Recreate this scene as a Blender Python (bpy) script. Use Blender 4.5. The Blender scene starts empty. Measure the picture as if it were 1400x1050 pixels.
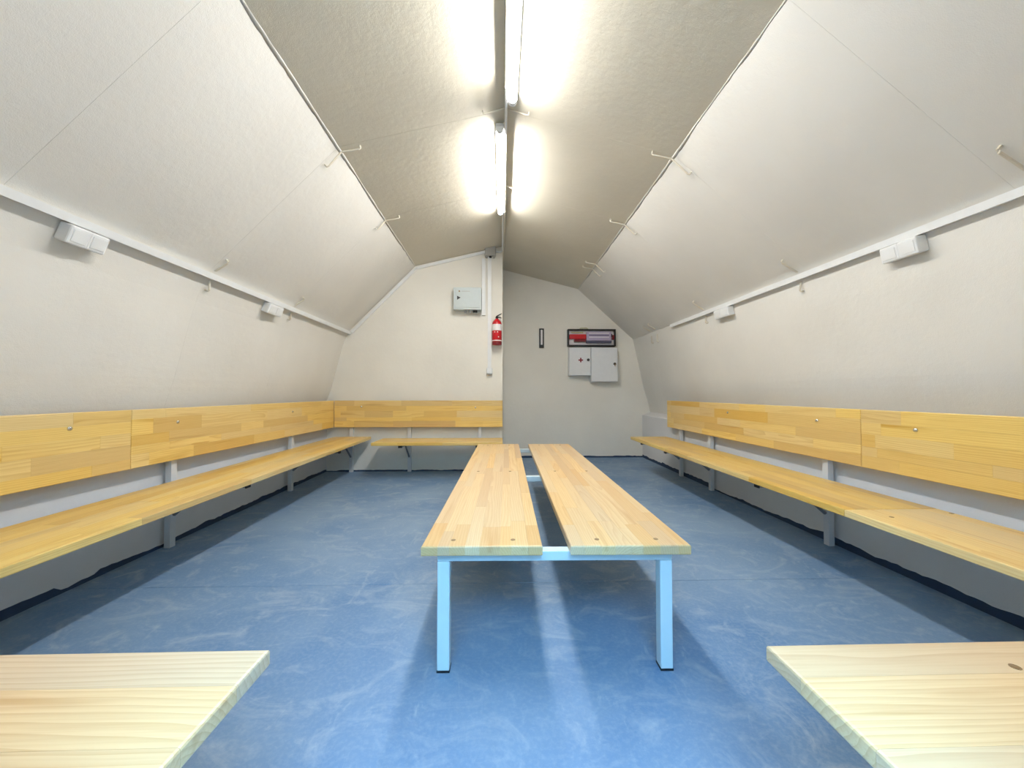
import bpy, bmesh, math, random
from mathutils import Vector, Matrix

# ------------------------------------------------------------------ camera, world, exposure
scn = bpy.context.scene
C = scn.collection
F_PX, CAM_H = 515.0, 0.97
VPX, VPY = 686.0, 537.0
cam_d = bpy.data.cameras.new('camera')
cam_d.sensor_width = 36.0
cam_d.lens = F_PX / 1400.0 * 36.0
cam_d.clip_start = 0.02
cam = bpy.data.objects.new('camera', cam_d)
C.objects.link(cam)
cam.location = (0, 0, CAM_H)
cam.rotation_euler = (math.pi / 2 + math.atan((VPY - 525) / F_PX), 0, -math.atan((700 - VPX) / F_PX))
scn.camera = cam

world = bpy.data.worlds.new('world')
scn.world = world
world.use_nodes = True
wbg = world.node_tree.nodes['Background']
wbg.inputs[0].default_value = (0.24, 0.60, 1.0, 1)      # open blue-grey sky seen through the doorway
wbg.inputs[1].default_value = 15.0
LAMP_STRENGTH = 95.0
scn.view_settings.view_transform = 'Standard'
scn.view_settings.look = 'None'
scn.view_settings.gamma = 1.0
scn.view_settings.use_curve_mapping = False
scn.view_settings.exposure = 0.62

MC = cam.rotation_euler.to_matrix()
def ray(px, py): return MC @ Vector(((px - 700) / F_PX, (525 - py) / F_PX, -1))
def ony(px, py, y):
    r = ray(px, py); t = y / r.y
    return r.x * t, CAM_H + r.z * t
def onz(px, py, z):
    r = ray(px, py); t = (z - CAM_H) / r.z
    return r.x * t, r.y * t
def onx(px, py, x):
    r = ray(px, py); t = x / r.x
    return r.y * t, CAM_H + r.z * t

# ------------------------------------------------------------------ materials
def srgb(r, g, b):
    f = lambda c: (c / 12.92 if c <= .04045 else ((c + .055) / 1.055) ** 2.4)
    return (f(r / 255), f(g / 255), f(b / 255), 1)

class N:
    def __init__(s, name):
        s.m = bpy.data.materials.new(name); s.m.use_nodes = True
        s.t = s.m.node_tree; s.b = s.t.nodes['Principled BSDF']
    def n(s, typ, **kw):
        nd = s.t.nodes.new(typ)
        for k, v in kw.items(): setattr(nd, k, v)
        return nd
    def l(s, a, b): s.t.links.new(a, b)
    def math(s, op, a, b=None, clamp=False):
        nd = s.n('ShaderNodeMath', operation=op, use_clamp=clamp)
        for i, v in enumerate((a, b)):
            if v is None: continue
            if isinstance(v, (int, float)): nd.inputs[i].default_value = v
            else: s.l(v, nd.inputs[i])
        return nd.outputs[0]
    def mix(s, fac, a, b, blend='MIX'):
        nd = s.n('ShaderNodeMix', data_type='RGBA', blend_type=blend)
        for i, v in ((0, fac), (6, a), (7, b)):
            if isinstance(v, (int, float, tuple)): nd.inputs[i].default_value = v
            else: s.l(v, nd.inputs[i])
        return nd.outputs[2]
    def noise(s, vec, scale, detail=2, rough=.5, dist=0):
        nd = s.n('ShaderNodeTexNoise'); nd.inputs['Scale'].default_value = scale
        nd.inputs['Detail'].default_value = detail; nd.inputs['Roughness'].default_value = rough
        nd.inputs['Distortion'].default_value = dist
        s.l(vec, nd.inputs['Vector']); return nd.outputs[0]
    def mapping(s, vec, scale=(1, 1, 1), loc=(0, 0, 0), rot=(0, 0, 0)):
        nd = s.n('ShaderNodeMapping'); nd.inputs['Scale'].default_value = scale
        nd.inputs['Location'].default_value = loc; nd.inputs['Rotation'].default_value = rot
        s.l(vec, nd.inputs['Vector']); return nd.outputs[0]
    def ramp(s, v, lo, hi):
        nd = s.n('ShaderNodeMapRange'); nd.inputs[1].default_value = lo; nd.inputs[2].default_value = hi
        s.l(v, nd.inputs[0]); return nd.outputs[0]
    def bump(s, h, strength, dist):
        nd = s.n('ShaderNodeBump'); nd.inputs['Strength'].default_value = strength
        nd.inputs['Distance'].default_value = dist; s.l(h, nd.inputs['Height'])
        s.l(nd.outputs[0], s.b.inputs['Normal'])
    def obj(s): return s.n('ShaderNodeTexCoord').outputs['Object']
    def rnd(s): return s.n('ShaderNodeObjectInfo').outputs['Random']

def plain(name, col, rough=.5, metal=0, spec=.5, emis=None, var=.04, vscale=25):
    k = N(name)
    c = k.noise(k.obj(), vscale, 3)
    dark = tuple(x * (1 - var * 2) for x in col[:3]) + (1,)
    k.l(k.mix(c, dark, col), k.b.inputs['Base Color'])
    k.b.inputs['Roughness'].default_value = rough
    k.b.inputs['Metallic'].default_value = metal
    k.b.inputs['Specular IOR Level'].default_value = spec
    if emis:
        k.b.inputs['Emission Color'].default_value = emis[0]
        k.b.inputs['Emission Strength'].default_value = emis[1]
    return k.m

def wall_mat(name, col):
    k = N(name); o = k.obj()
    big = k.noise(o, 1.6, 4)
    fine = k.noise(o, 260, 3, .6)
    med = k.noise(o, 22, 4, .6)
    c2 = tuple(x * .93 for x in col[:3]) + (1,)
    k.l(k.mix(k.ramp(big, .35, .65), c2, col), k.b.inputs['Base Color'])
    k.b.inputs['Roughness'].default_value = .62
    h = k.math('ADD', k.math('MULTIPLY', fine, .35), k.math('MULTIPLY', med, .8))
    k.bump(h, .5, .005)
    return k.m

def wood_mat(name, light, dark, vary, ring=.0075):
    k = N(name); o = k.obj(); r = k.rnd()
    sep = k.n('ShaderNodeSeparateXYZ'); k.l(o, sep.inputs[0])
    shift = k.n('ShaderNodeCombineXYZ')
    k.l(k.math('MULTIPLY', r, 37.0), shift.inputs[0]); k.l(k.math('MULTIPLY', r, 11.3), shift.inputs[1])
    add = k.n('ShaderNodeVectorMath', operation='ADD'); k.l(o, add.inputs[0]); k.l(shift.outputs[0], add.inputs[1])
    ov = add.outputs[0]
    wob = k.noise(k.mapping(ov, (1.1, 7, 7)), 1.0, 2, .5)
    wob2 = k.noise(k.mapping(ov, (4, 30, 30)), 1.0, 2, .5)
    r2 = k.math('FRACT', k.math('MULTIPLY', r, 17.31))
    yy = k.math('SUBTRACT', k.math('FRACT', k.math('MULTIPLY', k.math('ADD', sep.outputs[1], r), 4.0)), .5)
    yy = k.math('MULTIPLY', yy, .25)
    yc = k.math('ADD', k.math('SUBTRACT', sep.outputs[1], k.math('MULTIPLY', r, .45)), 0.0)
    zc = k.math('ADD', sep.outputs[2], k.math('ADD', k.math('MULTIPLY', r2, .10), .012))
    rad = k.math('SQRT', k.math('ADD', k.math('MULTIPLY', yc, yc), k.math('MULTIPLY', zc, zc)))
    rad = k.math('ADD', rad, k.math('MULTIPLY', wob, .055))
    rad = k.math('ADD', rad, k.math('MULTIPLY', wob2, .004))
    ph = k.math('FRACT', k.math('DIVIDE', rad, ring))
    ringv = k.math('POWER', ph, 2.2)
    grain = k.noise(k.mapping(ov, (5, 170, 170)), 1.0, 2, .6)
    streak = k.ramp(k.noise(k.mapping(ov, (1.7, 26, 26)), 1.0, 2, .5), .60, .78)
    c = k.mix(k.math('MULTIPLY', ringv, .36), light, dark)
    c = k.mix(k.math('MULTIPLY', k.ramp(grain, .45, .8), .25), c, dark)
    c = k.mix(k.math('MULTIPLY', streak, .6), c, dark)
    tone = k.ramp(r, 0, 1)
    sel = k.math('POWER', tone, 2.0)
    c = k.mix(k.math('MULTIPLY', sel, vary), c, dark)
    hsv = k.n('ShaderNodeHueSaturation')
    k.l(k.math('ADD', .94, k.math('MULTIPLY', r2, .12)), hsv.inputs['Value'])
    k.l(k.math('ADD', .90, k.math('MULTIPLY', r2, .2)), hsv.inputs['Saturation'])
    k.l(c, hsv.inputs['Color'])
    k.l(hsv.outputs[0], k.b.inputs['Base Color'])
    k.b.inputs['Roughness'].default_value = .38
    k.b.inputs['Coat Weight'].default_value = .15
    k.b.inputs['Coat Roughness'].default_value = .25
    k.bump(k.math('ADD', ringv, grain), .08, .002)
    return k.m

def floor_mat():
    k = N('floor_paint'); o = k.obj()
    base = srgb(124, 147, 170); deep = srgb(92, 124, 158); pale = srgb(166, 176, 184)
    big = k.ramp(k.noise(o, 1.1, 4, .55, .6), .36, .64)
    c = k.mix(big, deep, base)
    stroke = k.noise(k.mapping(o, (1.6, 2.6, 1), rot=(0, 0, .7)), 2.2, 6, .66, 2.2)
    c = k.mix(k.math('MULTIPLY', k.ramp(stroke, .5, .74), .55), c, pale)
    scuff = k.noise(k.mapping(o, (4, 2.0, 1), rot=(0, 0, -.5)), 2.0, 6, .72, 1.8)
    c = k.mix(k.math('MULTIPLY', k.ramp(scuff, .58, .72), .5), c, pale)
    fine = k.noise(o, 70, 4, .65)
    c = k.mix(k.math('MULTIPLY', k.ramp(fine, .45, .75), .3), c, pale)
    speck = k.noise(o, 190, 3, .7)
    c = k.mix(k.math('MULTIPLY', k.ramp(speck, .6, .8), .3), c, deep)
    k.l(c, k.b.inputs['Base Color'])
    k.l(k.math('ADD', .42, k.math('MULTIPLY', fine, .25)), k.b.inputs['Roughness'])
    k.b.inputs['Specular IOR Level'].default_value = .35
    k.bump(k.math('ADD', k.math('MULTIPLY', fine, .7), k.math('MULTIPLY', scuff, .6)), .3, .003)
    return k.m

M_WALL = wall_mat('cream_plaster', srgb(224, 221, 213))
M_WALL2 = wall_mat('partition_plaster', srgb(230, 226, 215))
M_CEIL = wall_mat('ceiling_plaster', srgb(218, 211, 193))
M_PLINTH = wall_mat('plinth_plaster', srgb(222, 220, 218))
M_FLOOR = floor_mat()
M_EDGE = plain('dark_floor_paint', srgb(38, 62, 92), .55, var=.1)
M_WOODP = wood_mat('pale_pine', srgb(226, 197, 148), srgb(192, 142, 86), .45)
M_WOODN = wood_mat('pale_pine_wide', srgb(224, 196, 155), srgb(184, 136, 88), .25, .012)
M_WOODG = wood_mat('golden_pine', srgb(233, 204, 132), srgb(184, 132, 48), .45)
M_WOODL = wood_mat('light_pine', srgb(238, 212, 154), srgb(196, 148, 84), .25, .012)
M_FRAME = plain('pale_blue_paint', srgb(206, 219, 221), .4)
M_STEEL = plain('white_painted_steel', srgb(214, 216, 218), .45)
M_BRACK = plain('grey_painted_steel', srgb(120, 124, 130), .5)
M_BLACK = plain('black_plastic', srgb(22, 22, 24), .45)
M_CHROME = plain('bright_bolt_steel', srgb(225, 225, 220), .2, 1)
M_DARKS = plain('dark_screw_steel', srgb(150, 120, 84), .4, .3)
M_PVC = plain('white_plastic', srgb(228, 229, 228), .4)
M_GREY = plain('light_grey_enamel', srgb(196, 205, 205), .4)
M_JBOX = plain('grey_plastic', srgb(168, 166, 160), .5)
M_CAB = plain('white_enamel', srgb(222, 224, 226), .35)
M_RED = plain('red_enamel', srgb(196, 22, 34), .28)
M_DRED = plain('dark_red_enamel', srgb(120, 16, 26), .35)
M_LABEL = plain('white_label', srgb(232, 228, 228), .5)
M_LILAC = plain('lilac_plastic', srgb(176, 164, 190), .3)
M_SLATE = plain('slate_plastic', srgb(82, 80, 104), .4)
M_YEL = plain('pale_yellow_metal', srgb(190, 186, 130), .4)
M_ROD = plain('painted_rod', srgb(214, 206, 188), .5)
M_TUBE = plain('lit_diffuser', (1, 1, 1, 1), .4, emis=((1.0, .985, .96, 1), LAMP_STRENGTH), var=0)
M_CONC = plain('outside_concrete', srgb(150, 150, 148), .8, var=.1, vscale=4)

# ------------------------------------------------------------------ mesh helpers
def put(name, bm, mat, parent=None, loc=(0, 0, 0), rot=(0, 0, 0), smooth=False):
    me = bpy.data.meshes.new(name)
    bmesh.ops.recalc_face_normals(bm, faces=bm.faces[:])
    if smooth:
        for f in bm.faces: f.smooth = True
    bm.to_mesh(me); bm.free()
    me.materials.append(mat)
    o = bpy.data.objects.new(name, me); C.objects.link(o)
    o.location = loc; o.rotation_euler = rot
    if parent: o.parent = parent
    return o
def thing(name, label, cat, loc=(0, 0, 0), rotz=0, group=None):
    o = bpy.data.objects.new(name, None); C.objects.link(o)
    o.empty_display_size = .05
    o.location = loc; o.rotation_euler = (0, 0, rotz)
    return tag(o, label, cat, group)
def tag(o, label, cat, group=None):
    o['label'] = label; o['category'] = cat
    if group: o['group'] = group
    return o
def struct(o, label=None):
    o['kind'] = 'structure'
    if label: o['label'] = label
    return o
def box(bm, x0, x1, y0, y1, z0, z1, bev=0, seg=2):
    vs = [bm.verts.new((x, y, z)) for x in (x0, x1) for y in (y0, y1) for z in (z0, z1)]
    fs = [bm.faces.new([vs[i] for i in q]) for q in
          ((0, 1, 3, 2), (4, 6, 7, 5), (0, 4, 5, 1), (2, 3, 7, 6), (0, 2, 6, 4), (1, 5, 7, 3))]
    if bev:
        es = list({e for f in fs for e in f.edges})
        bmesh.ops.bevel(bm, geom=es, offset=bev, segments=seg, affect='EDGES', profile=.5, clamp_overlap=True)
    return bm
def boxm(*a, **k): return box(bmesh.new(), *a, **k)
def tube(bm, pts, r, n=8, cap=True):
    pts = [Vector(p) for p in pts]; rings = []
    up = Vector((0.13, .21, .97)).normalized()
    for i, p in enumerate(pts):
        d = (pts[min(i + 1, len(pts) - 1)] - pts[max(i - 1, 0)]).normalized()
        u = d.cross(up)
        if u.length < .05: u = d.cross(Vector((1, 0, 0)))
        u.normalize(); v = d.cross(u)
        rr = r[i] if isinstance(r, (list, tuple)) else r
        rings.append([bm.verts.new(p + u * (rr * math.cos(2 * math.pi * j / n)) + v * (rr * math.sin(2 * math.pi * j / n))) for j in range(n)])
    for a, b in zip(rings, rings[1:]):
        for j in range(n): bm.faces.new((a[j], a[(j + 1) % n], b[(j + 1) % n], b[j]))
    if cap: bm.faces.new(rings[0]); bm.faces.new(rings[-1])
    return bm
def lathe(bm, prof, n=20, axis='z'):
    rings = []
    for r, h in prof:
        ring = []
        for j in range(n):
            a = 2 * math.pi * j / n
            p = (r * math.cos(a), r * math.sin(a), h)
            if axis == 'y': p = (p[0], h, p[1])
            if axis == 'x': p = (h, p[0], p[1])
            ring.append(bm.verts.new(p))
        rings.append(ring)
    for a, b in zip(rings, rings[1:]):
        for j in range(n): bm.faces.new((a[j], a[(j + 1) % n], b[(j + 1) % n], b[j]))
    bm.faces.new(rings[0]); bm.faces.new(rings[-1])
    return bm
def loft(bm, qa, qb):
    """closed prism between two equal polygons"""
    a = [bm.verts.new(p) for p in qa]; b = [bm.verts.new(p) for p in qb]; n = len(a)
    for i in range(n): bm.faces.new((a[i], a[(i + 1) % n], b[(i + 1) % n], b[i]))
    bm.faces.new(a[::-1]); bm.faces.new(b)
    return bm

# ------------------------------------------------------------------ room shell
Y0, YP, YB = 0.28, 4.72, 5.64              # door wall face, partition face, back wall face
def lerp(a, b, y, ya, yb): return a + (b - a) * (y - ya) / (yb - ya)
def rail_l(y): return lerp(-1.845, -1.893, y, 1.4, 4.7)
def rail_r(y): return lerp(2.05, 1.985, y, 1.4, 5.65)
def P(i, y):
    """inside outline of the vault at depth y; i: 0 ridge, then +/- outward"""
    if i == 0: return Vector((.022, y, 2.825))
    if i == -1: return Vector((lerp(-1.048, -1.083, y, 1.5, 4.7), y, 2.56))
    if i == 1: return Vector((lerp(1.132, 1.150, y, 1.43, 5.65), y, 2.54))
    zz = (1.742, 1.55, 1.30, 1.06, .86, .68)
    dd = (0, .078, .145, .205, .268, .315) if i < 0 else (0, .050, .105, .155, .215, .258)
    t = abs(i) - 2
    k = min(int(t), 4); f = t - k
    def cr(v):
        p0, p1, p2, p3 = v[max(k - 1, 0)], v[k], v[k + 1], v[min(k + 2, 5)]
        return p1 + .5 * f * (p2 - p0 + f * (2 * p0 - 5 * p1 + 4 * p2 - p3 + f * (3 * (p1 - p2) + p3 - p0)))
    dx, z = cr(dd), cr(zz)
    if i > 0: z += .04 * max(0, 1 - t)
    return Vector((rail_l(y) - dx if i < 0 else rail_r(y) + dx, y, z))
RINGS = (Y0 - .40, 1.43, 2.43, 3.41, 4.55, YB + .15)

def out_normal(i, j, y):
    a, b = P(i, y), P(j, y)
    d = b - a; n = Vector((d.z, 0, -d.x)).normalized()
    c = Vector((0, y, 1.2))
    if n.dot((a + b) / 2 - c) < 0: n.negate()
    return n
def vault_panel(name, idx, ya, yb, parent, mat, t=.09):
    """one precast panel: inside outline idx (list of outline indexes), from depth ya to yb"""
    bm = bmesh.new()
    def ring(y):
        inner = [P(i, y) for i in idx]; outer = []
        for q, i in enumerate(idx):
            ns = []
            if q: ns.append(out_normal(idx[q - 1], i, y))
            if q < len(idx) - 1: ns.append(out_normal(i, idx[q + 1], y))
            n = sum(ns, Vector()) / len(ns)
            outer.append(P(i, y) + n.normalized() * t)
        return inner + outer[::-1]
    e = .0002
    loft(bm, ring(ya + e), ring(yb - e))
    bm.edges.ensure_lookup_table()
    sel = [ed for ed in bm.edges if all(any((v.co - P(i, v.co.y)).length < 1e-4 for i in idx) for v in ed.verts)
           and abs(ed.verts[0].co.y - ed.verts[1].co.y) < 1e-5] if len(idx) == 2 else []
    if sel: bmesh.ops.bevel(bm, geom=sel, offset=.0005, segments=1, affect='EDGES')
    return put(name, bm, mat, parent)
def shell(name, idx, mat, off=.09, t=.10):
    bm = bmesh.new()
    ya, yb = RINGS[0], RINGS[-1]
    def ring(y):
        inner, outer = [], []
        for q, i in enumerate(idx):
            ns = []
            if q: ns.append(out_normal(idx[q - 1], i, y))
            if q < len(idx) - 1: ns.append(out_normal(i, idx[q + 1], y))
            n = (sum(ns, Vector()) / len(ns)).normalized()
            inner.append(P(i, y) + n * (off + .002)); outer.append(P(i, y) + n * (off + t))
        return inner + outer[::-1]
    loft(bm, ring(ya), ring(yb))
    return struct(put(name, bm, mat))

ceil = shell('ceiling', [-2, -1, 0, 1, 2], M_CEIL)
for ya, yb in zip(RINGS, RINGS[1:]):
    for a in ([0, -1], [0, 1]): vault_panel('ceiling_panel', a, ya, yb, ceil, M_CEIL)
    for a in ([-1, -2], [1, 2]): vault_panel('sloping_panel', a, ya, yb, ceil, M_WALL)
def plinth_x(s, y): return lerp(-2.122, -2.158, y, 1.4, 4.7) if s < 0 else lerp(2.135, 2.120, y, 1.4, 5.65)
for s, nm in ((-1, 'wall_left'), (1, 'wall_right')):
    idx = [s * (2 + k * .25) for k in range(21)]
    w = shell(nm, idx, M_WALL)
    for ya, yb in zip(RINGS, RINGS[1:]): vault_panel('wall_panel', idx, ya, yb, w, M_WALL)
    bm = bmesh.new()
    def pr(y):
        x = plinth_x(s, y); v = P(s * 7, y)
        return [(x, y, 0), (x, y, .63), (x + s * .012, y, .64), (v.x, y, v.z - .001), (v.x + s * .3, y, v.z - .001), (v.x + s * .3, y, 0)]
    loft(bm, pr(RINGS[0]), pr(RINGS[-1]))
    put('plinth', bm, M_PLINTH, w)

# floor: two cast slabs with a shallow joint
bm = boxm(-2.7, 2.7, RINGS[0], YB + .15, -.20, -.05)
floor = struct(put('floor', bm, M_FLOOR))
put('floor_slab', boxm(-2.6, 2.6, RINGS[0], 1.945, -.05, 0, bev=.002, seg=1), M_FLOOR, floor)
put('floor_slab', boxm(-2.6, 2.6, 1.948, YB + .15, -.05, 0, bev=.002, seg=1), M_FLOOR, floor)
struct(put('ground', boxm(-2.2, 2.2, -2.4, RINGS[0], -.20, -.01), M_CONC))
# added, unseen: walls outside the doorway that block low sky so daylight falls steeply
bm = boxm(-2.2, 2.2, -2.4, -2.15, -.01, 2.6)
box(bm, -2.2, -1.95, -2.15, RINGS[0], -.01, 2.6); box(bm, 1.95, 2.2, -2.15, RINGS[0], -.01, 2.6)
struct(put('wall_sky_blocker', bm, M_CONC))

def gable(name, y0, y1, xa, xb, mat, hole=None):
    """wall filling the vault outline between xa and xb, from y0 (face) to y1"""
    def outline(y):
        L = [(-2.17, 0)] + [(P(-k, y).x - .02, P(-k, y).z) for k in range(7, 0, -1)]
        L = [(x - .03, z + (.03 if z > 1.7 else 0)) for x, z in L]
        Rr = [(P(k, y).x + .05, P(k, y).z + (.03 if P(k, y).z > 1.7 else 0)) for k in range(1, 8)] + [(2.2, 0)]
        return L + [(P(0, y).x, P(0, y).z + .03)] + Rr
    def clip(poly):
        def cut(pl, keep, xc):
            out = []
            for i in range(len(pl)):
                a, b = pl[i - 1], pl[i]
                ka, kb = keep(a[0]), keep(b[0])
                if ka != kb:
                    t = (xc - a[0]) / (b[0] - a[0]); out.append((xc, a[1] + t * (b[1] - a[1])))
                if kb: out.append(b)
            return out
        if xa is not None: poly = cut(poly, lambda x: x >= xa, xa)
        if xb is not None: poly = cut(poly, lambda x: x <= xb, xb)
        return poly
    p = clip(outline(y0))
    bm = bmesh.new()
    if hole is None:
        loft(bm, [(x, y0, z) for x, z in p], [(x, y1, z) for x, z in p])
    else:
        hx0, hx1, hz = hole
        for (a, b, zlo) in ((None, hx0, 0), (hx1, None, 0), (hx0, hx1, hz)):
            xa, xb = a, b
            q = clip(outline(y0))
            q = [(x, max(z, zlo)) for x, z in q]
            loft(bm, [(x, y0, z) for x, z in q], [(x, y1, z) for x, z in q])
    return struct(put(name, bm, mat))
PART_X = .010
gable('wall_partition', YP, YB, None, PART_X, M_WALL2)
gable('wall_back', YB, YB + .14, None, None, M_WALL2)
gable('wall_front', Y0, RINGS[0] + .001, None, None, M_WALL, hole=(-.52, .62, 2.05))

# uneven plaster fillets along the folds
def fillet(name, i, ia, ib, y0, y1, seed):
    rr = random.Random(seed); bm = bmesh.new(); prev = None; n = int((y1 - y0) / .035)
    w1 = w2 = .012
    for k in range(n + 1):
        y = y0 + (y1 - y0) * k / n; c = P(i, y)
        ua, ub = (P(ia, y) - c).normalized(), (P(ib, y) - c).normalized()
        na, nb = -out_normal(i, ia, y), -out_normal(i, ib, y)
        w1 = min(.005, max(.001, w1 + rr.uniform(-.002, .002))); w2 = min(.020, max(.006, w2 + rr.uniform(-.004, .004)))
        h = rr.uniform(.0004, .0009)
        col = [bm.verts.new(p) for p in (c + ua * w1 + na * .0003, c + (na + nb).normalized() * h, c + ub * w2 + nb * .0003, c - (na + nb).normalized() * .002)]
        if prev:
            for q in range(4): bm.faces.new((prev[q], prev[(q + 1) % 4], col[(q + 1) % 4], col[q]))
        else: bm.faces.new(col)
        prev = col
    bm.faces.new(prev)
    return struct(put(name, bm, M_WALL, smooth=True))
fillet('trim_1', -1, 0, -2, Y0 + .002, YP - .002, 5)
fillet('trim_2', 1, 0, 2, Y0 + .002, YB - .002, 6)
fillet('trim_3', 2, 1, 3, 4.40, YB - .002, 7)

# ragged band of floor paint run up the foot of the walls
def paint_band(name, pts, nrm, hmin, hmax, seed, t=.0015):
    rr = random.Random(seed); bm = bmesh.new()
    a, b = Vector(pts[0]), Vector(pts[1]); n = int((b - a).length / .03); nrm = Vector(nrm)
    h = (hmin + hmax) / 2; prev = None
    for i in range(n + 1):
        h = min(hmax, max(hmin, h + rr.uniform(-.006, .006)))
        if rr.random() < .03: h = rr.uniform(hmin, hmax)
        p = a.lerp(b, i / n)
        col = [bm.verts.new(p + nrm * t), bm.verts.new(p + nrm * t + Vector((0, 0, h))),
               bm.verts.new(p + nrm * .0002 + Vector((0, 0, h + .001))), bm.verts.new(p + nrm * .0002)]
        if prev:
            for k in range(4): bm.faces.new((prev[k], prev[(k + 1) % 4], col[(k + 1) % 4], col[k]))
        else: bm.faces.new(col)
        prev = col
    bm.faces.new(prev)
    return struct(put(name, bm, M_EDGE))
paint_band('baseboard_left', [(plinth_x(-1, Y0), Y0, 0), (plinth_x(-1, YP), YP, 0)], (1, 0, 0), .010, .045, 1)
paint_band('baseboard_right', [(plinth_x(1, Y0), Y0, 0), (plinth_x(1, YB), YB, 0)], (-1, 0, 0), .010, .060, 2)
paint_band('baseboard_partition', [(plinth_x(-1, YP), YP, 0), (PART_X, YP, 0)], (0, -1, 0), .008, .018, 3)
paint_band('baseboard_back', [(PART_X, YB, 0), (plinth_x(1, YB), YB, 0)], (0, -1, 0), .020, .030, 4)

# ------------------------------------------------------------------ glued pine boards
def board(name, parent, L, W, T, rows, mat, seed, lmin, lmax, loc, rot=(0, 0, 0), chamfer=.004, label=None):
    """board in its own frame: x along the length, y across, z up; a core with the glued staves as sub-parts"""
    rr = random.Random(seed)
    core = put(name, boxm(.003, L - .003, .003, W - .003, .003, T - .003), mat, parent, loc, rot)
    if label: core['label'] = label
    cuts = [0] + [i + rr.uniform(-.18, .18) for i in range(1, rows)] + [rows]
    cuts = [c * W / rows for c in cuts]
    g = .00022
    for k in range(rows):
        y0, y1 = cuts[k], cuts[k + 1]
        xs = [0]; x = rr.uniform(.3, 1) * lmin
        while x < L - lmin * .6:
            xs.append(x); x += rr.uniform(lmin, lmax)
        xs.append(L)
        for a, b in zip(xs, xs[1:]):
            A = a + (g if a > 0 else 0); B = b - (g if b < L else 0)
            YA = y0 + (g if k else 0); YB_ = y1 - (g if k < rows - 1 else 0)
            bm = boxm(A, B, YA, YB_, 0, T)
            sel = []
            for e in bm.edges:
                v, w = e.verts
                for ax, lim in ((0, (0, L)), (1, (0, W))):
                    for q in lim:
                        if abs(v.co[ax] - q) < 1e-6 and abs(w.co[ax] - q) < 1e-6 and abs(v.co.z - w.co.z) < 1e-6:
                            if ax == 0 and abs(v.co.x - w.co.x) < 1e-6 or ax == 1 and abs(v.co.y - w.co.y) < 1e-6: sel.append(e)
            if sel: bmesh.ops.bevel(bm, geom=list(set(sel)), offset=chamfer, segments=2, affect='EDGES', profile=.5)
            put('stave', bm, mat, core)
    return core

_bolt = {}
def bolt(name, parent, loc, rot=(0, 0, 0), r=.009, mat=None, h=.005):
    key = (name, r, h)
    if key not in _bolt:
        bm = lathe(bmesh.new(), [(r, 0), (r, h * .3), (r * .8, h * .8), (r * .35, h)], 12)
        o = put(name, bm, mat or M_CHROME, parent, loc, rot, smooth=True); _bolt[key] = o.data
    else:
        o = bpy.data.objects.new(name, _bolt[key]); C.objects.link(o); o.parent = parent
        o.location = loc; o.rotation_euler = rot
    return o
def screw(parent, x, y, z):
    """countersunk screw: dark recess ring with a lighter head"""
    key = 'screw'
    if key not in _bolt:
        bm = lathe(bmesh.new(), [(.0085, 0), (.0085, .0008), (.006, .0004), (.005, .0010), (.001, .0012)], 14)
        o = put('screw', bm, M_DARKS, parent, (x, y, z), smooth=False); _bolt[key] = o.data
    else:
        o = bpy.data.objects.new('screw', _bolt[key]); C.objects.link(o); o.parent = parent; o.location = (x, y, z)
    return o

SEAT_T, SEAT_Z, WB_Z = .034, .45, .435
# support frame of a wall bench; local: u along the wall, v out of the wall (towards the room), post against the wall
def support(parent, u, v_post, v_front, seat_top, back_top, ux, vx):
    """post from floor to backrest, arm under the seat, diagonal brace"""
    ux, vx = Vector(ux), Vector(vx)
    def pt(u_, v_, z): p = ux * u_ + vx * v_; return Vector((p.x, p.y, z))
    def bar(bm, u0, u1, v0, v1, z0, z1):
        q = [pt(u0, v0, z0), pt(u1, v0, z0), pt(u1, v1, z0), pt(u0, v1, z0)]
        loft(bm, q, [Vector((p.x, p.y, z1)) for p in q]); return bm
    put('post', bar(bmesh.new(), u - .02, u + .02, v_post - .036, v_post, 0, back_top), M_STEEL, parent)
    zt = seat_top - SEAT_T
    put('seat_arm', bar(bmesh.new(), u - .02, u + .02, v_post, v_front - .055, zt - .03, zt), M_BRACK, parent)
    a = pt(u, v_post + .005, zt - .20); b = pt(u, v_post + .20, zt - .028)
    put('brace', tube(bmesh.new(), [a, b], .011, 6), M_BRACK, parent)
    put('arm_cap', bar(bmesh.new(), u - .022, u + .022, v_front - .055, v_front - .048, zt - .034, zt), M_BLACK, parent)

# ---- left wall bench
bl = thing('wall_bench', 'long golden pine wall bench on the side with the backrest meeting the partition corner', 'bench', (0, 0, 0))
a_l = math.atan((1.596 - 1.529) / (4.653 - 1.203))
sx0 = -1.529 + math.tan(a_l) * (1.203 - .86)
seat = board('seat_board', bl, 4.665 - .86, .445, SEAT_T, 7, M_WOODG, 11, .35, .95,
             (sx0, .86, WB_Z - SEAT_T), (0, 0, math.pi / 2 + a_l))
JL = onx(180, 600, -2.04)[0]
def backrest(name, parent, y0, y1, xface, side, seed, z0=.549, h=.326, bolts=()):
    # side -1: on the left wall (faces +x); +1: on the right wall (faces -x)
    if side < 0:
        b = board(name, parent, y1 - y0, h, .03, 5, M_WOODG, seed, .25, .8, (xface - .03, y0, z0), (math.pi / 2, 0, math.pi / 2))
    else:
        b = board(name, parent, y1 - y0, h, .03, 5, M_WOODG, seed, .25, .8, (xface + .03, y1, z0), (math.pi / 2, 0, -math.pi / 2))
    for yy, zz in bolts:
        lx = (yy - y0) if side < 0 else (y1 - yy)
        bolt('coach_bolt', b, (lx, zz - z0, .03), r=.011, h=.007)
    return b
def onback(px, py, x): return onx(px, py, x)
LB, RB = -2.042, 2.040
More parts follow.
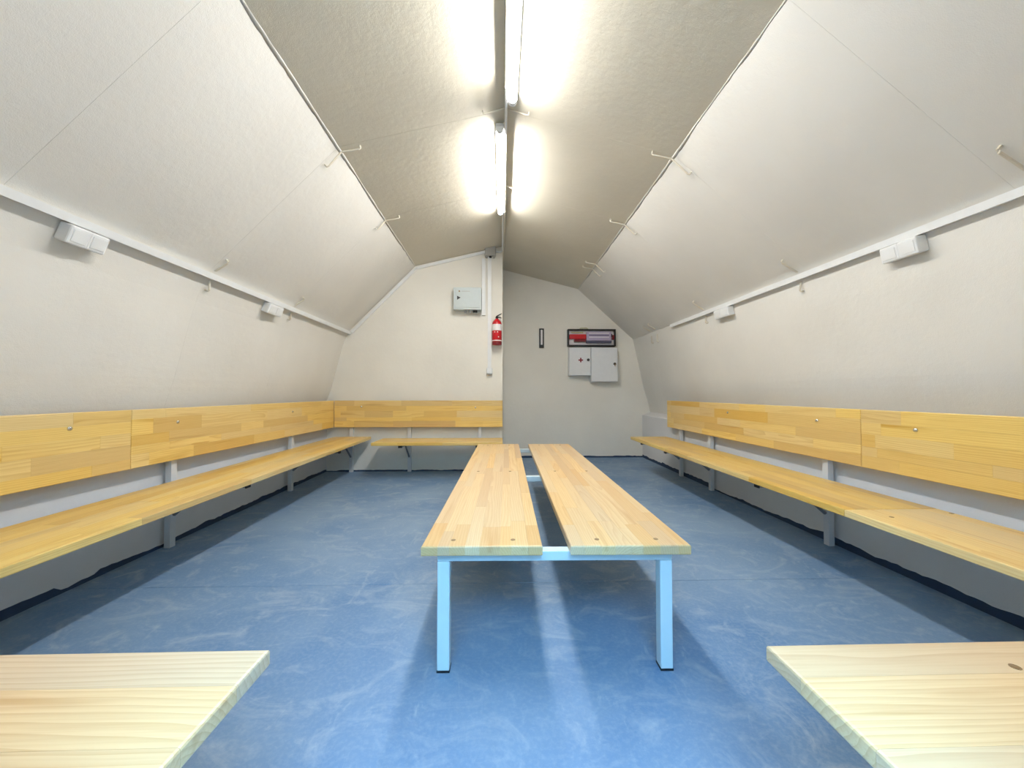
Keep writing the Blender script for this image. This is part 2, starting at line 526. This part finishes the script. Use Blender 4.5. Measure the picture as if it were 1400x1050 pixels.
backrest('backrest_board', bl, .45, JL - .001, LB, -1, 21, bolts=[onback(95, 586, LB)])
backrest('backrest_board', bl, JL + .001, 4.652, LB, -1, 22, bolts=[onback(243, 577, LB), onback(400, 563, LB)])
for u in (1.15, onx(234, 645, -2.09)[0], onx(398, 606, -2.09)[0]):
    support(bl, u, -2.0725, -1.56, WB_Z, .82, (0, 1, 0), (1, 0, 0))

# ---- right wall bench
br = thing('wall_bench', 'long golden pine wall bench whose seat is two boards butted end to end', 'bench')
JS = 1.70
board('seat_board', br, 4.57 - JS - .001, .44, SEAT_T, 7, M_WOODG, 31, .35, .95, (1.572, 4.57, WB_Z - SEAT_T), (0, 0, -math.pi / 2))
sb2 = board('seat_board', br, JS - .83 - .001, .44, SEAT_T, 5, M_WOODL, 32, 1.2, 1.6, (1.572, JS - .001, WB_Z - SEAT_T), (0, 0, -math.pi / 2))
JR = onx(1177, 600, RB)[0]
backrest('backrest_board', br, .45, JR - .001, RB, 1, 42, bolts=[onback(1252, 588, RB)])
backrest('backrest_board', br, JR + .001, onx(912, 565, RB)[0], RB, 1, 41, bolts=[onback(1117, 575, RB), onback(995, 564, RB)])
for u in (onx(930, 600, 2.08)[0], onx(971, 610, 2.08)[0], onx(1130, 640, 2.08)[0], .98):
    support(br, u, -2.0705, -1.572, WB_Z, .82, (0, 1, 0), (-1, 0, 0))
for q in ((1219, 707), (1301, 702)):
    x, y = onz(*q, WB_Z)
    screw(sb2, JS - .001 - y, x - 1.572, SEAT_T)

# ---- bench on the partition
PZ = .42
bp = thing('wall_bench', 'short golden pine bench fixed to the partition below the fire extinguisher', 'bench')
PF = YP - .072
board('seat_board', bp, 1.435 + PART_X, .43, SEAT_T, 7, M_WOODG, 51, .3, .8, (-1.435, PF - .46, PZ - SEAT_T))
b = board('backrest_board', bp, 2.038 + PART_X, .326, .03, 5, M_WOODG, 52, .25, .8, (-2.038, PF + .03, .549), (math.pi / 2, 0, 0))
for q in ((494, 556), (650, 557)):
    x, z = ony(*q, PF)
    bolt('coach_bolt', b, (x + 2.038, z - .549, .03), r=.011, h=.007)
for px in (480.5, 560, 656):
    support(bp, ony(px, 590, YP - .03)[0], -(PF + .0305), -(PF - .44), PZ, .82, (1, 0, 0), (0, -1, 0))

# ---- benches either side of the doorway, on the wall behind the camera
def door_bench(label, x0, x1, yf, seed, us):
    t = thing('wall_bench', label, 'bench')
    b = board('seat_board', t, x1 - x0, .43, SEAT_T, 4, M_WOODN, seed, 2.5, 3.0, (x0, yf - .43, SEAT_Z - SEAT_T), chamfer=.005)
    for u in us: support(t, u, Y0 + .04, yf, SEAT_Z, .62, (1, 0, 0), (0, 1, 0))
    return t, b
dl, dlb = door_bench('pale pine bench end beside the doorway, on the partition corner side', -2.00, -.470, .790, 61, (-.75, -1.75))
dr, drb = door_bench('pale pine bench end beside the doorway, on the first aid cabinet side', .546, 2.02, .775, 62, (.80, 1.80))
x, y = onz(1388, 912, SEAT_Z); screw(drb, x - .546, y - (.775 - .43), SEAT_T)

# ------------------------------------------------------------------ middle double bench
tr = math.atan(.034 / 2.55)
mt = thing('double_bench', 'free-standing low bench of two pale pine boards on a pale blue steel frame', 'bench', (.187, 1.288, 0), -tr)
BT = .034
for x0, sd in ((-.460, 71), (.048, 72)):
    bb = board('seat_board', mt, 2.55, .412, BT, 8, M_WOODP, sd, .45, 1.1, (x0 + .412, 0, SEAT_Z - BT), (0, 0, math.pi / 2), chamfer=.005)
    for yy in (.055, 1.22, 2.46):
        for xx in (.10, .31): screw(bb, yy, xx, BT)
zt = SEAT_Z - BT
for yy in (.040, 1.215, 2.42):
    put('cross_rail', boxm(-.412, .412, yy, yy + .04, zt - .034, zt, bev=.003), M_FRAME, mt)
    for s in (-1, 1):
        xa = s * .412
        lg = put('leg', boxm(min(xa, xa - s * .043), max(xa, xa - s * .043), yy, yy + .043, .006, zt - .034, bev=.003), M_FRAME, mt)
        put('foot_cap', boxm(min(xa + s * .001, xa - s * .044), max(xa + s * .001, xa - s * .044), yy - .001, yy + .044, 0, .006), M_BLACK, lg)
    for xx in (-.36, -.15, .15, .36):
        bolt('bolt_end', mt, (xx, yy + .02, zt - .034), (math.pi, 0, 0), r=.006, h=.010, mat=M_CHROME)

# ------------------------------------------------------------------ ridge rail, lamps, conduit
rx = P(0, 1).x
rail = tag(put('ridge_rail', boxm(.018, .034, Y0 + .002, YP - .001, 2.772, 2.822, bev=.003), M_CEIL),
           'long thin cream fin running along the ridge between the two lamps', 'rail')
def lamp(label, xc, y0, y1):
    t = thing('ceiling_lamp', label, 'lamp', (xc, y0, 2.800))
    L = y1 - y0
    put('housing', boxm(-.029, .029, 0, L, -.022, 0, bev=.004), M_PVC, t)
    bm = bmesh.new(); n = 10
    qa = [(.025 * math.cos(math.pi * k / n), .03, -.0225 - .034 * math.sin(math.pi * k / n)) for k in range(n + 1)]
    loft(bm, qa, [(x, L - .03, z) for x, y, z in qa])
    put('diffuser', bm, M_TUBE, t)
    for ya in (0.0, L - .029):
        bm = bmesh.new()
        qa = [(.028 * math.cos(math.pi * k / n), ya, -.0222 - .037 * math.sin(math.pi * k / n)) for k in range(n + 1)]
        loft(bm, qa, [(x, ya + .029, z) for x, y, z in qa])
        put('end_cap', bm, M_PVC, t)
    return t
ZL = 2.76
yn = onz(702, 137, ZL)[1]; yf0, yf1 = onz(686, 180, ZL)[1], onz(686, 291, ZL)[1]
lamp('lit white tube lamp nearest the doorway, hung beside the ridge fin', .066, yn - 1.27, yn + .03)
lamp('lit white tube lamp further from the doorway, close to the partition', -.014, yf0 - .03, yf1 + .03)
cd = thing('cable_conduit', 'thin white cable conduit along the ridge fin down to the junction box', 'conduit')
put('ridge_run', boxm(.018, .034, yn - .10, yf0 + .02, 2.752, 2.7715, bev=.002), M_PVC, cd)
put('end_run', boxm(.000, .0175, yf1 + .035, YP - .001, 2.762, 2.782, bev=.002), M_PVC, cd)
jx0, jz0 = ony(663, 350, YP - .03); jx1, jz1 = ony(678, 337, YP - .03)
put('drop_run', boxm(-.008, .0095, YP - .019, YP - .0005, (jz0 + jz1) / 2, 2.761, bev=.002), M_PVC, cd)
put('link_run', boxm(jx1 + .001, -.0085, YP - .019, YP - .0005, (jz0 + jz1) / 2 - .009, (jz0 + jz1) / 2 + .009, bev=.002), M_PVC, cd)

# ------------------------------------------------------------------ trunking along the lower folds
def trunk(label, s, y0, y1):
    t = thing('cable_trunking', label, 'trunking')
    i = 2 * s
    def q(y, off, w, h):
        a = P(i, y); n = Vector((-s, 0, 0)); d = (P(3 * s, y) - a).normalized(); nn = Vector((d.z, 0, -d.x))
        if nn.x * s > 0: nn.negate()
        b0 = a + d * .004 + nn * .0008
        return [b0 + nn * off, b0 + nn * (off + w), b0 + nn * (off + w) + d * h, b0 + nn * off + d * h]
    put('channel', loft(bmesh.new(), q(y0, 0, .032, .036), q(y1, 0, .032, .036)), M_PVC, t)
    bm = loft(bmesh.new(), q(y0, .0321, .004, .036), q(y1, .0321, .004, .036))
    put('cover', bm, M_PVC, t)
    return t
tl = trunk('white cable trunking along the lower fold and up over the partition', -1, Y0 + .002, YP - .001)
trunk('white cable trunking along the lower fold on the first aid cabinet side', 1, Y0 + .002, onx(919, 446, 2.0)[0])
def wall_strip(parent, name, p0, p1, w=.032, t=.02, mat=None):
    """trunking lying on the partition face from p0 to p1 (x, z); runs below the line"""
    a, b = Vector((p0[0], 0, p0[1])), Vector((p1[0], 0, p1[1]))
    d = (b - a).normalized(); n = Vector((d.z, 0, -d.x))
    if n.z > 0: n.negate()
    q = [a, b, b + n * w, a + n * w]
    ya, yb = YP - .0005, YP - t
    return put(name, loft(bmesh.new(), [(p.x, ya, p.z) for p in q], [(p.x, yb, p.z) for p in q]), mat or M_PVC, parent)
pl, pu, pr_ = P(-2, YP), P(-1, YP), P(0, YP)
wall_strip(tl, 'slope_run', (pl.x + .02, pl.z - .012), (pu.x + .004, pu.z - .018))
wall_strip(tl, 'top_run', (pu.x + .004, pu.z - .018), (jx0 - .002, pu.z - .018 + (jx0 - pu.x) * .245))
# vertical runs
def vert(label, pxa, pxb, pya, pyb):
    xa, za = ony(pxa, pya, YP - .02); xb, zb = ony(pxb, pyb, YP - .02)
    t = thing('cable_trunking', label, 'trunking', (0, 0, 0))
    put('channel', boxm(xa, xb, YP - .016, YP - .0005, min(za, zb), max(za, zb)), M_PVC, t)
    put('cover', boxm(xa - .001, xb + .001, YP - .020, YP - .0165, min(za, zb), max(za, zb), bev=.001, seg=1), M_PVC, t)
    return t, (xa, xb, min(za, zb), max(za, zb))
vert('short upright white trunking beside the grey distribution box', 659, 663.5, 353, 431)
vt, (vx0, vx1, vz0, vz1) = vert('upright white trunking from the junction box past the fire extinguisher', 667, 671.5, 351, 503)
so = thing('wall_socket', 'small white socket at the lower end of the upright trunking', 'socket')
put('socket_body', boxm((vx0 + vx1) / 2 - .036, (vx0 + vx1) / 2 + .036, YP - .040, YP - .0005, vz0 - .072, vz0 - .001, bev=.006), M_PVC, so)
put('socket_base', boxm((vx0 + vx1) / 2 - .034, (vx0 + vx1) / 2 + .034, YP - .036, YP - .0005, vz0 - .085, vz0 - .0725), M_JBOX, so)
jb = thing('junction_box', 'grey plastic junction box high on the partition under the ridge', 'junction box')
jcx, jcz = (jx0 + jx1) / 2, (jz0 + jz1) / 2
put('box_body', boxm(jx0, jx1, YP - .05, YP - .0005, jz0, jz1, bev=.008), M_JBOX, jb)
put('lid', boxm(jx0 + .006, jx1 - .006, YP - .058, YP - .0505, jz0 + .006, jz1 - .006, bev=.003), M_JBOX, jb)
for dx in (-.045, 0, .045):
    put('gland', lathe(bmesh.new(), [(.014, -.022), (.016, -.018), (.016, -.001)], 10), M_JBOX if dx else M_BLACK, jb, (jcx + dx, YP - .026, jz0))

# double sockets under the side trunking
def socket(label, s, y0, y1):
    t = thing('double_socket', label, 'socket', (0, 0, 0), 0, 'surface sockets under the trunking')
    ym = y0 + (y1 - y0) * .5
    for a, b, dep in ((y0, ym - .0015, .058), (ym + .0015, y1, .050)):
        y = (a + b) / 2
        ca = P(2 * s, y); d = (P(3 * s, y) - ca).normalized(); nn = Vector((d.z, 0, -d.x))
        if nn.x * s > 0: nn.negate()
        o = ca + d * .043 + nn * .001
        bm = boxm(-(b - a) / 2, (b - a) / 2, 0, dep, 0, .082, bev=.007)
        R = Matrix((Vector((0, 1, 0)), nn, d)).transposed().to_4x4()
        bm.transform(Matrix.Translation(o) @ R)
        m = put('socket_body', bm, M_PVC, t)
        bm = boxm(-(b - a) / 2 + .012, (b - a) / 2 - .012, dep - .001, dep + .0025, .014, .068, bev=.001, seg=1)
        bm.transform(Matrix.Translation(o) @ R)
        put('socket_face', bm, M_PVC, m)
socket('white double socket under the trunking nearer the doorway, on the partition corner side', -1, onx(103, 325, -1.80)[0], onx(158, 330, -1.80)[0])
socket('white double socket under the trunking nearer the partition corner', -1, onx(371, 425, -1.83)[0], onx(391, 425, -1.83)[0])
socket('white double socket under the trunking nearer the doorway, on the first aid cabinet side', 1, onx(1250, 340, 1.99)[0], onx(1198, 350, 1.99)[0])
socket('white double socket under the trunking nearer the first aid cabinets', 1, onx(992, 430, 1.96)[0], onx(972, 430, 1.96)[0])

# ------------------------------------------------------------------ bent rod staples across the folds
def staple(label, i, ia, ib, y, la, lb, group=None, r=.0062, tilt=0.0):
    c = P(i, y); ua = (P(ia, y) - c).normalized(); ub = (P(ib, y) - c).normalized()
    na, nb = -out_normal(i, ia, y), -out_normal(i, ib, y)
    dy = Vector((0, tilt, 0))
    mid = [c + (na + nb).normalized() * .016]
    if abs(i) == 2:      # passes behind the trunking, let into the plaster
        mid = [c + ua * .022 + na * .004, c + ua * .010 - na * .012, c + ub * .045 - nb * .012, c + ub * .058 + nb * .004]
    pts = [c + ua * la - na * .006 + dy, c + ua * la + na * .020 + dy, c + ua * (la - .012) + na * .024 + dy] + mid + [
           c + ub * (lb - .012) + nb * .024 - dy, c + ub * lb + nb * .020 - dy, c + ub * lb - nb * .006 - dy]
    return tag(put('rod_staple', tube(bmesh.new(), pts, r, 6), M_ROD), label, 'staple', group)
G = 'bent rod staples tying the vault panels'
A_, B_ = 'on the partition side', 'on the cabinet side'
staple('rod staple over the upper fold %s, nearer the doorway' % A_, -1, 0, -2, 2.46, .13, .14, G)
staple('rod staple over the upper fold %s, nearer the corner' % A_, -1, 0, -2, 3.44, .13, .12, G)
staple('bent rod staple across the ridge between the two lamps', 0, -1, 1, yn + .13, .15, .16, G)
staple('bent rod staple across the ridge beside the further lamp', 0, -1, 1, 3.30, .13, .15, G)
staple('rod staple over the upper fold %s, nearest the doorway' % B_, 1, 0, 2, 2.44, .14, .16, G)
staple('rod staple over the upper fold %s, middle of the row' % B_, 1, 0, 2, 3.42, .14, .14, G)
staple('rod staple over the upper fold %s, second from the back wall' % B_, 1, 0, 2, 4.50, .13, .14, G)
staple('rod staple over the upper fold %s, closest to the back wall' % B_, 1, 0, 2, 4.67, .13, .14, G)
staple('rod staple over the lower fold %s, nearest the doorway' % B_, 2, 1, 3, 1.36, .20, .13, G)
staple('rod staple over the lower fold %s, between the two sockets' % B_, 2, 1, 3, 2.50, .15, .12, G)
staple('rod staple over the lower fold %s, just beyond the further socket' % B_, 2, 1, 3, 3.66, .15, .12, G)
staple('rod staple over the lower fold %s, second from the back wall' % B_, 2, 1, 3, 4.80, .13, .15, G)
staple('rod staple over the lower fold %s, closest to the back wall' % B_, 2, 1, 3, 4.97, .13, .15, G)
staple('rod staple over the lower fold %s, between the two sockets' % A_, -2, -1, -3, 2.46, .12, .12, G)
staple('rod staple over the lower fold %s, beyond the further socket' % A_, -2, -1, -3, 3.42, .12, .12, G)

# ------------------------------------------------------------------ distribution box
dx0, dz0 = ony(620, 423, YP - .11); dx1, dz1 = ony(658, 393, YP - .11)
db = thing('distribution_box', 'grey metal distribution box with warning triangle on the partition', 'electrical box')
put('box_body', boxm(dx0, dx1, YP - .11, YP - .0005, dz0, dz1, bev=.004), M_GREY, db)
put('door', boxm(dx0 + .022, dx1 - .022, YP - .117, YP - .1105, dz0 + .025, dz1 - .012, bev=.002), M_GREY, db)
dcx, dcz = (dx0 + dx1) / 2, (dz0 + dz1) / 2
bm = bmesh.new()
tx, tz = dx0 + .062, dcz + .004
loft(bm, [(tx - .018, YP - .1172, tz - .024), (tx + .026, YP - .1172, tz + .004), (tx - .018, YP - .1172, tz + .026)],
     [(tx - .018, YP - .1182, tz - .024), (tx + .026, YP - .1182, tz + .004), (tx - .018, YP - .1182, tz + .026)])
put('warning_mark', bm, M_BLACK, db)
put('lock', lathe(bmesh.new(), [(.009, -.1171), (.009, -.122), (.005, -.124)], 12, axis='y'), M_DARKS, db, (dx0 + .072, YP, dz1 - .050))
put('name_strip', boxm(dx0 + .10, dx0 + .20, YP - .1180, YP - .1171, dz1 - .053, dz1 - .047), M_JBOX, db)
for gx, m in ((-.03, M_JBOX), (.03, M_JBOX), (.075, M_BLACK), (.105, M_BLACK)):
    put('gland', lathe(bmesh.new(), [(.012, -.028), (.014, -.02), (.014, -.0005)], 10), m, db, (dcx + gx, YP - .055, dz0))
bm = tube(bmesh.new(), [(dcx + .105, YP - .055, dz0 - .026), (dcx + .12, YP - .05, dz0 - .045), (dcx + .14, YP - .04, dz0 - .050), (dcx + .160, YP - .03, dz0 - .050)], .006, 6)
put('cable', bm, M_JBOX, db)

# ------------------------------------------------------------------ fire extinguisher
ex, ezb = ony(680, 471.5, YP - .08); ezt = ony(680, 438, YP - .08)[1]
R_ = .060; Hc = ezt - ezb - .05
fe = thing('fire_extinguisher', 'red fire extinguisher with white label hung at the partition edge', 'fire extinguisher', (ex - .006, YP - .078, ezb))
def cyl(h0, h1, r): return lathe(bmesh.new(), [(r, h0), (r, h1)], 24)
put('cylinder', lathe(bmesh.new(), [(R_ * .9, 0), (R_, .008), (R_, Hc - .0), (R_ * .93, Hc + .022), (R_ * .7, Hc + .045), (R_ * .36, Hc + .062), (R_ * .3, Hc + .07)], 28), M_RED, fe, smooth=True)
put('label_band', cyl(Hc * .68, Hc * .985, R_ + .0007), M_LABEL, fe, smooth=False)
put('lower_band', cyl(Hc * .17, Hc * .215, R_ + .0007), M_LABEL, fe)
put('base_ring', cyl(.002, Hc * .15, R_ + .0009), M_DRED, fe)
for q, zz in ((-.45, .60), (.15, .60), (.35, .36)):
    put('sticker', lathe(bmesh.new(), [(.007, -R_ - .0015), (.007, -R_ + .003)], 10, axis='y'), M_LABEL, fe, (0, 0, Hc * zz), (0, 0, q))
put('valve', lathe(bmesh.new(), [(.016, Hc + .07), (.018, Hc + .085), (.014, Hc + .098)], 12), M_BLACK, fe)
put('lower_lever', tube(bmesh.new(), [(-.008, 0, Hc + .090), (.03, -.004, Hc + .088), (.058, -.006, Hc + .078)], [.008, .007, .005], 6), M_BLACK, fe)
put('upper_lever', tube(bmesh.new(), [(-.008, 0, Hc + .098), (.02, -.004, Hc + .112), (.058, -.008, Hc + .132)], [.008, .007, .005], 6), M_BLACK, fe)
put('hose', tube(bmesh.new(), [(-.012, 0, Hc + .08), (-.035, -.01, Hc + .068), (-.056, -.004, Hc + .03), (-.066, 0, Hc - .03), (-.067, 0, Hc - .12)], .006, 8), M_BLACK, fe) if False else None
put('wall_hook', boxm(-.014, .014, .03, .0775, Hc + .055, Hc + .072), M_BLACK, fe)

# ------------------------------------------------------------------ things on the back wall
YW = YB
# narrow black-framed strip
x0, z0 = ony(737.3, 475.5, YW - .02); x1, z1 = ony(743.7, 449, YW - .02)
th = thing('wall_gauge', 'narrow upright black-framed white strip on the back wall', 'gauge')
put('case', boxm(x0, x1, YW - .022, YW - .0005, z0, z1, bev=.004), M_BLACK, th)
put('white_strip', boxm(x0 + .021, x1 - .021, YW - .025, YW - .0225, z0 + .045, z1 - .022, bev=.001, seg=1), M_LABEL, th)
# display case
YD = YW - .085
x0, z0 = ony(776.5, 473, YD); x1, z1 = ony(842, 450, YD)
dc = thing('display_case', 'long shallow black-framed case with red and lilac contents above the white cabinets', 'case')
W_, Hh = x1 - x0, z1 - z0
put('back_panel', boxm(x0 + .018, x1 - .018, YW - .03, YW - .0005, z0 + .014, z1 - .014), M_LABEL, dc)
for nm, a in (('frame_bar', (x0, x1, z0, z0 + .018)), ('frame_bar', (x0, x1, z1 - .018, z1)),
              ('frame_bar', (x0, x0 + .018, z0 + .0181, z1 - .0181)), ('frame_bar', (x1 - .018, x1, z0 + .0181, z1 - .0181))):
    put(nm, boxm(a[0], a[1], YD, YW - .0005, a[2], a[3], bev=.002, seg=1), M_BLACK, dc)
fx = lambda t: x0 + W_ * t
fz = lambda t: z0 + Hh * t
put('red_block', boxm(fx(.035), fx(.385), YD + .012, YW - .031, fz(.42), fz(.70), bev=.006), M_RED, dc)
put('dark_red_block', boxm(fx(.135), fx(.375), YD + .008, YW - .031, fz(.26), fz(.415), bev=.004), M_DRED, dc)
put('red_strip', boxm(fx(.08), fx(.33), YD + .03, YW - .031, fz(.79), fz(.84)), M_YEL, dc)
lb = put('lilac_tray', boxm(fx(.39), fx(.905), YD + .006, YW - .031, fz(.33), fz(.86), bev=.004), M_LILAC, dc)
put('tray_base', boxm(fx(.385), fx(.91), YD + .003, YW - .031, fz(.19), fz(.325), bev=.003), M_SLATE, lb)
for zz in (.50, .62, .74):
    put('tray_line', boxm(fx(.44), fx(.86), YD + .0045, YD + .0058, fz(zz), fz(zz + .045)), M_SLATE if zz == .62 else M_LABEL, lb)
put('red_end', boxm(fx(.93), fx(.972), YD + .012, YW - .031, fz(.40), fz(.66), bev=.003), M_DRED, dc)
put('dark_clip', boxm(fx(.912), fx(.93), YD + .012, YW - .031, fz(.56), fz(.72)), M_BLACK, dc)
bm = tube(bmesh.new(), [(fx(.25), YW - .02, z1 + .001), (fx(.28), YW - .025, z1 + .022), (fx(.40), YW - .025, z1 + .026), (fx(.46), YW - .02, z1 + .001)], .006, 6)
put('hanger', bm, M_YEL, dc)
# cabinets
def cabinet(name, label, pa, pb, dep, lockpx):
    yf = YW - dep
    x0, z0 = ony(pa[0], pa[1], yf); x1, z1 = ony(pb[0], pb[1], yf)
    t = thing(name, label, 'cabinet')
    put('body', boxm(x0, x1, yf + .012, YW - .0005, z0, z1, bev=.003), M_CAB, t)
    d = put('door', boxm(x0 + .003, x1 - .003, yf, yf + .0115, z0 + .004, z1 - .004, bev=.003), M_CAB, t)
    lx, lz = ony(*lockpx, yf)
    put('lock', lathe(bmesh.new(), [(.020, -.0002), (.020, -.006), (.014, -.010)], 14, axis='y'), M_BLACK, d, (lx, yf, lz))
    return t, d, (x0, x1, z0, z1, yf)
z_top = ony(800, 475, YW - .12)[1]
ca, cad, q = cabinet('first_aid_cabinet', 'white first aid cabinet with dark red cross and black lock', (778.5, 513.5), (807.8, 475), .12, (804.3, 492))
cx, cz = ony(794, 492.3, q[4])
bm = bmesh.new()
a, bb_ = .010, .034
cross = [(-a, -bb_), (a, -bb_), (a, -a), (bb_, -a), (bb_, a), (a, a), (a, bb_), (-a, bb_), (-a, a), (-bb_, a), (-bb_, -a), (-a, -a)]
loft(bm, [(cx + x, q[4] - .0002, cz + z) for x, z in cross], [(cx + x, q[4] - .0014, cz + z) for x, z in cross])
put('red_cross', bm, M_DRED, cad)
cb, cbd, q2 = cabinet('wall_cabinet', 'taller plain white cabinet beside the first aid cabinet', (808.6, 522), (844.5, 475), .13, (840.5, 497.5))
put('key', boxm(*(lambda v: (v[0] - .004, v[0] + .004, q2[4] - .018, q2[4] - .0101, v[1] - .035, v[1] + .004))(ony(840.5, 497.5, q2[4]))), M_DARKS, cbd)
